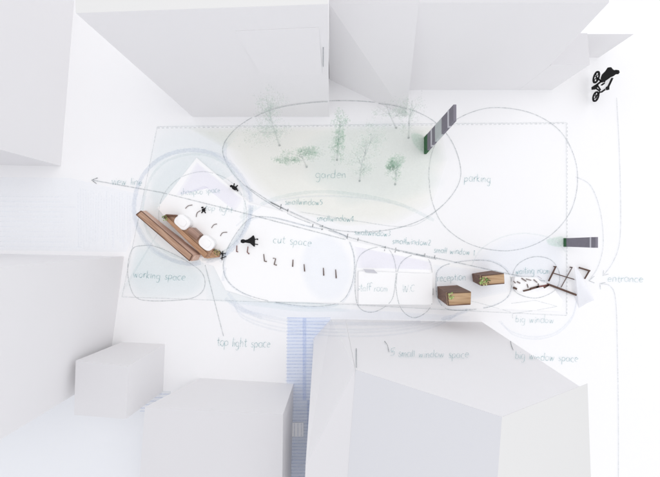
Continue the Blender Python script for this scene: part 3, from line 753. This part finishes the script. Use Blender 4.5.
px_prism('cushion', [(531, 290), (548.6, 286), (546, 290.8), (536, 293.6), (531, 293.4)], 1.012, 1.3, M['wash_lilac'], bench, .2)
# entrance frame of dark bars
fr = empty('entrance_frame', G(562, 278, .5), 'open dark wooden grid frame lying at the entrance', 'frame')
BARS = [((548, 284.2), (576.4, 295), 2.3, 1.8, 'brown_dark'), ((548.6, 281.2), (556, 266.2), 1.5, 1.5, 'brown_dark'), ((553, 273), (575.6, 279.8), 1.1, 1.2, 'brown_dark'),
        ((561, 287.4), (572.4, 267), .9, 1.2, 'grey_rod'), ((579, 267.6), (590, 270.9), 1.8, 1.8, 'brown_dark'), ((589.4, 270.6), (584.6, 278.8), 1.3, 1.5, 'brown_dark')]
zf = 3.2
for a, b_, w, h, mm in BARS:
    p, q_ = V(*a, H/(H-zf)), V(*b_, H/(H-zf))
    bars('bar', [(p, q_, Vector((0, 0, 1)), w*.85, h*.8)], M[mm], fr, .1)
for x, y in ((548.4, 284), (576, 294.6), (555.6, 266.8), (589.4, 270.8), (572, 267.4)):
    p = V(x, y, H/(H-zf)); bars('post', [(Vector((p.x, p.y, .1*K)), p, Vector((0, 1, 0)), 1, 1)], M['brown_dark'], fr)
vl = empty('folded_paper', G(580, 288, .2), 'white translucent folded paper cone over the entrance frame', 'paper')
tip = V(574.5, 266, 1.035); b5 = [G(572, 300, .3), G(577, 302, .3), G(586, 301, .3), G(592, 303, .3), G(594, 299, .3)]
b5 = [G(574, 297, .3), G(579, 308, .3), G(587, 303, .3), G(594, 300, .3)]
cr = [V(576.5, 267, 1.03), V(578.5, 270, 1.028), V(581, 274, 1.024)]
meshobj('fold', [tip, b5[0], b5[1], b5[2], cr[0]], [(0, 1, 2), (0, 2, 4), (4, 2, 3)], M['veil'], vl, normals=False)
meshobj('fold', [cr[0], b5[3], b5[2], cr[2]], [(0, 3, 1), (0, 1, 2)], M['veil'], vl, normals=False)

# ------------------------------------------------------------------ faint model trees of the garden
def tree(label, bx, by, tx, ty, s, clumps, leafm, n=60):
    e = empty('model_tree', G(bx, by), label, 'model tree', 'faint model trees in the garden')
    b = G(bx, by, .2); t = V(tx, ty, s)
    mid = b.lerp(t, .5)+Vector((random.uniform(-2, 2)*K, random.uniform(-2, 2)*K, 0))
    tube('trunk', [b, b.lerp(mid, .5), mid, mid.lerp(t, .5), t], .95, M['twig'], e, 6, .3)
    meshobj('root_ball', [b+Vector((math.cos(a)*1.3*K, math.sin(a)*1.1*K, z*K)) for z in (0, .9) for a in [i*math.pi/4 for i in range(8)]], prism_faces(8), M['twig'], e)
    for (cx_, cy_, rx, ry, f) in clumps:
        sc = 1+(s-1)*f; c = V(cx_, cy_, sc)
        st = b.lerp(t, max(0.05, f*.75))
        tube('branch', [st, st.lerp(c, .5)+Vector((0, 0, -1.5*K)), c], .5, M['twig'], e, 5, .2)
        for q in range(3):
            tip_ = c+Vector((rx*random.uniform(-1.1, 1.1)*K, ry*random.uniform(-1.1, 1.1)*K, random.uniform(-2, 3)*K))
            tube('branch', [st.lerp(c, .55), st.lerp(c, .8).lerp(tip_, .45)+Vector((random.uniform(-1, 1)*K, random.uniform(-1, 1)*K, 0)), tip_], .33, M['twig'], e, 4, .12)
        vs, fs = [], []
        for sub in range(max(4, n//14)):
            sa = random.uniform(0, 6.28); sr = random.random()**.6*1.15
            q_ = c+Vector((1.2*rx*sr*math.cos(sa)*K, ry*sr*math.sin(sa)*K, random.uniform(-3, 3)*K))
            for i in range(14):
                a = random.uniform(0, 6.28); rr = abs(random.gauss(0, .35))
                p = q_+Vector((rx*rr*math.cos(a)*K, ry*rr*math.sin(a)*K, random.uniform(-2.5, 2.5)*K))
                d = Vector((random.uniform(-1, 1), random.uniform(-1, 1), random.uniform(-.5, .5))).normalized()*(random.uniform(1.0, 2.6)*K)
                sd = d.cross(Vector((random.uniform(-.4, .4), random.uniform(-.4, .4), 1))).normalized()*(d.length*.32)
                i0 = len(vs); vs += [p, p+d*.5+sd, p+d, p+d*.5-sd]; fs.append((i0, i0+1, i0+2, i0+3))
        meshobj('crown', vs, fs, M[leafm], e, normals=False)
    return e
tree('faint broad tree at the left of the garden, its top against the tallest house', 279.5, 145.5, 266, 97, 1.30, [(258, 133, 13, 8, .45), (268, 118, 8, 12, .7), (276, 131, 9, 7, .4), (270, 103, 9, 9, .95)], 'leaf_pale', 472)
tree('low green tree with a leaning trunk above the word garden', 306.6, 167, 299, 151, 1.14, [(300, 155, 13, 5, .7), (309, 151, 7, 4, .85), (288, 160, 8, 3, .6)], 'leaf_green', 472)
tree('slim upright green tree in the middle of the garden', 337, 160, 340, 121, 1.3, [(337, 150, 5, 10, .35), (339, 138, 3.5, 7, .6), (341, 122, 5, 8, .95)], 'leaf_green', 405)
tree('loose pale tree right of the word garden', 359.5, 181, 368, 143, 1.25, [(358, 158, 10, 10, .55), (366, 148, 8, 8, .8), (374, 133, 7, 9, .95), (364, 168, 7, 6, .35)], 'leaf_pale', 405)
tree('small bright green tree nearest the parking circle', 395, 184.5, 398, 162, 1.2, [(395, 170, 5, 8, .55), (397, 161, 5, 5, .9), (391, 166, 3, 4, .6)], 'leaf_green', 405)
tree('thin bare tree beside the banded grey slab', 408.5, 138, 412, 101, 1.26, [(408, 122, 5, 9, .5), (402, 108, 9, 7, .85), (414, 108, 6, 8, .9)], 'leaf_pale', 229)
tree('sparse pale sapling at the upper right of the garden', 396, 128, 386, 104, 1.2, [(388, 112, 9, 6, .7), (399, 114, 6, 5, .6)], 'leaf_pale', 202)
